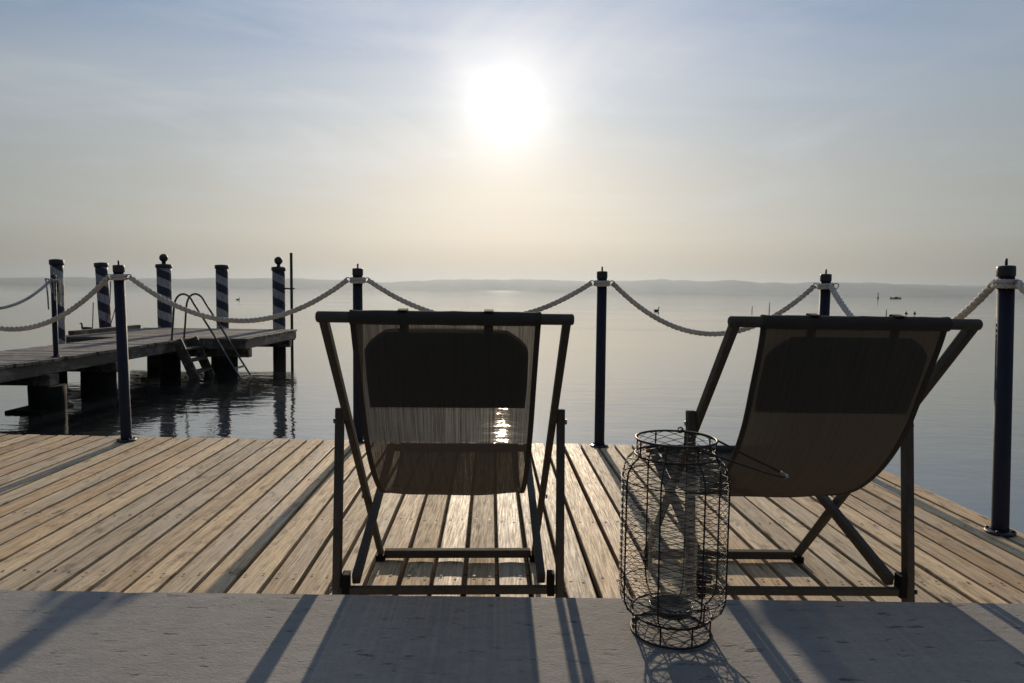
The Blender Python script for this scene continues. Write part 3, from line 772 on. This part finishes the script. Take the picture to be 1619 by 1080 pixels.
# mooring lines of the leaning pile
for (a, b, lab) in (((-8.93, 15.5, 1.10), (-9.02, 15.35, -.02), 'thin red mooring line slanting down beside the leaning pile, the inner of two'),
                    ((-8.78, 15.5, 1.06), (-8.90, 15.3, -.02), 'thin red mooring line slanting down beside the leaning pile, the outer of two'),
                    ((-9.33, 15.5, .62), (-9.42, 15.4, ZW), 'thin dark mooring line on the swimming duck\'s side of the leaning pile')):
    bm = bmesh.new(); tube(bm, spline([a, ((a[0] + b[0]) / 2 + .01, a[1] - .02, (a[2] + b[2]) / 2), b], 8), .011, 6)
    col = 'redline' if 'red' in lab else 'cap'
    if 'redline' not in M: M['redline'] = mat_paint('faded_red_line', (.20, .06, .05), .7, .3)
    tag(obj('mooring_line', bm, M[col]), lab, 'mooring line', 'mooring lines at the leaning pile')

# ------------------------------------------------------------------ small things out on the lake
F_ = 1100.0
def lake(xp, yp):
    d = fw + rt * ((xp - 809.5) / F_) - up * ((yp - 540) / F_); s = (ZW - 1) / d.z
    return Vector((0, 0, 1)) + d * s
def bird(loc, k, label, rz):
    bm = bmesh.new()
    body = spline([(-.26, 0, .12), (-.20, 0, .07), (-.08, 0, .05), (.06, 0, .05), (.15, 0, .07), (.185, 0, .15), (.19, 0, .25), (.215, 0, .285), (.25, 0, .28), (.275, 0, .272)], 4)
    rad = []
    KR = [.012, .045, .085, .088, .062, .040, .030, .042, .030, .010]
    for i in range(len(body)):
        q = i / 4; a = int(q); a = min(a, 8); f = q - a; rad.append((KR[a] * (1 - f) + KR[a + 1] * f))
    tube(bm, body, rad, 10)
    o = obj('duck', bm, M['feather'])
    o.location = loc; o.scale = (k, k, k); o.rotation_euler.z = rz
    bm = bmesh.new(); tube(bm, [(.27, 0, .272), (.33, 0, .262)], [.011, .004], 6); obj('bill', bm, M['cap'], o)
    tag(o, label, 'duck'); return o
bird(lake(137, 521.5), .85, 'dark duck swimming just beyond the pier platform beside the leaning pile', 3.3)
bird(lake(376, 474), 1.0, 'tiny dark waterbird floating far out between the flat-capped pile and the mast', .2)
bird(lake(1038, 492), 1.2, 'tiny dark waterbird on open water above the low rope between the chairs', .4)
for (xp, yp, h, lab) in ((1189, 492, .5, 'short thin stake in the water above the corner of the chair by the lantern'),
                         (1216, 497, 1.0, 'tall thin stake standing in the water, tallest of three'),
                         (1401, 501, .6, 'thin stake in the water just over the top bar of the chair by the lantern')):
    p = lake(xp, yp); bm = bmesh.new(); tube(bm, [(0, 0, -1.5), (0, 0, h * .6), (.02, 0, h)], [.045, .035, .025], 8)
    o = obj('water_stake', bm, M['cap']); o.location = p; tag(o, lab, 'stake', 'stakes standing in the lake')
for (xp, yp, lab) in ((1432.6, 496, 'small dark float on the water, the one nearer the three stakes'), (1446, 496, 'small dark float on the water, the one nearer the corner rope post')):
    p = lake(xp, yp); bm = bmesh.new(); lathe(bm, [(.05, -.15), (.13, -.03), (.13, .05), (.05, .14), (.03, .22)], 14)
    o = obj('float_buoy', bm, M['cap']); o.location = p; tag(o, lab, 'buoy', 'floats beside the stakes')
p = lake(1416, 472.2)
bt = thing('small_boat', 'far off low dark rowing boat under the hazy hills', 'boat', p, .15)
bm = bmesh.new(); rows = []
for i in range(13):
    s = -1 + 2 * i / 12; wdt = .95 * (1 - abs(s) ** 2.4) + .03; sh = .55 + .25 * s * s
    rows.append([bm.verts.new((s * 3.6, wdt * yy, zz)) for yy, zz in ((-1, sh), (-.75, .0), (0, -.25), (.75, .0), (1, sh), (.85, sh - .05), (0, .15), (-.85, sh - .05))])
for A, B in zip(rows[:-1], rows[1:]):
    for k in range(8): bm.faces.new((A[k], A[(k + 1) % 8], B[(k + 1) % 8], B[k]))
bm.faces.new(rows[0][::-1]); bm.faces.new(rows[-1]); obj('hull', bm, M['boat'], bt)
bm = bmesh.new(); box(bm, (.3, 0, .75), (1.5, 1.0, .55), bev=.1); obj('cuddy', bm, M['boat'], bt)
p = lake(1388, 471.6)
by = thing('channel_marker', 'far off upright channel marker beside the rowing boat', 'marker', p)
bm = bmesh.new(); lathe(bm, [(.5, -.3), (.8, .0), (.8, .35), (.35, .5), (.18, 2.6), (.3, 2.7), (.3, 3.3), (.05, 3.5)], 14); obj('float', bm, M['boat'], by)

# ------------------------------------------------------------------ render
sc.render.engine = 'CYCLES'
cy = sc.cycles
cy.use_denoising = True
try: cy.denoiser = 'OPENIMAGEDENOISE'
except Exception: pass
cy.max_bounces = 10; cy.transparent_max_bounces = 24; cy.volume_bounces = 0; cy.sample_clamp_indirect = 6.0
cy.caustics_reflective = False; cy.caustics_refractive = False
vs = sc.view_settings; vs.view_transform = 'Standard'; vs.look = 'None'; vs.exposure = 0; vs.gamma = 1; vs.use_curve_mapping = False
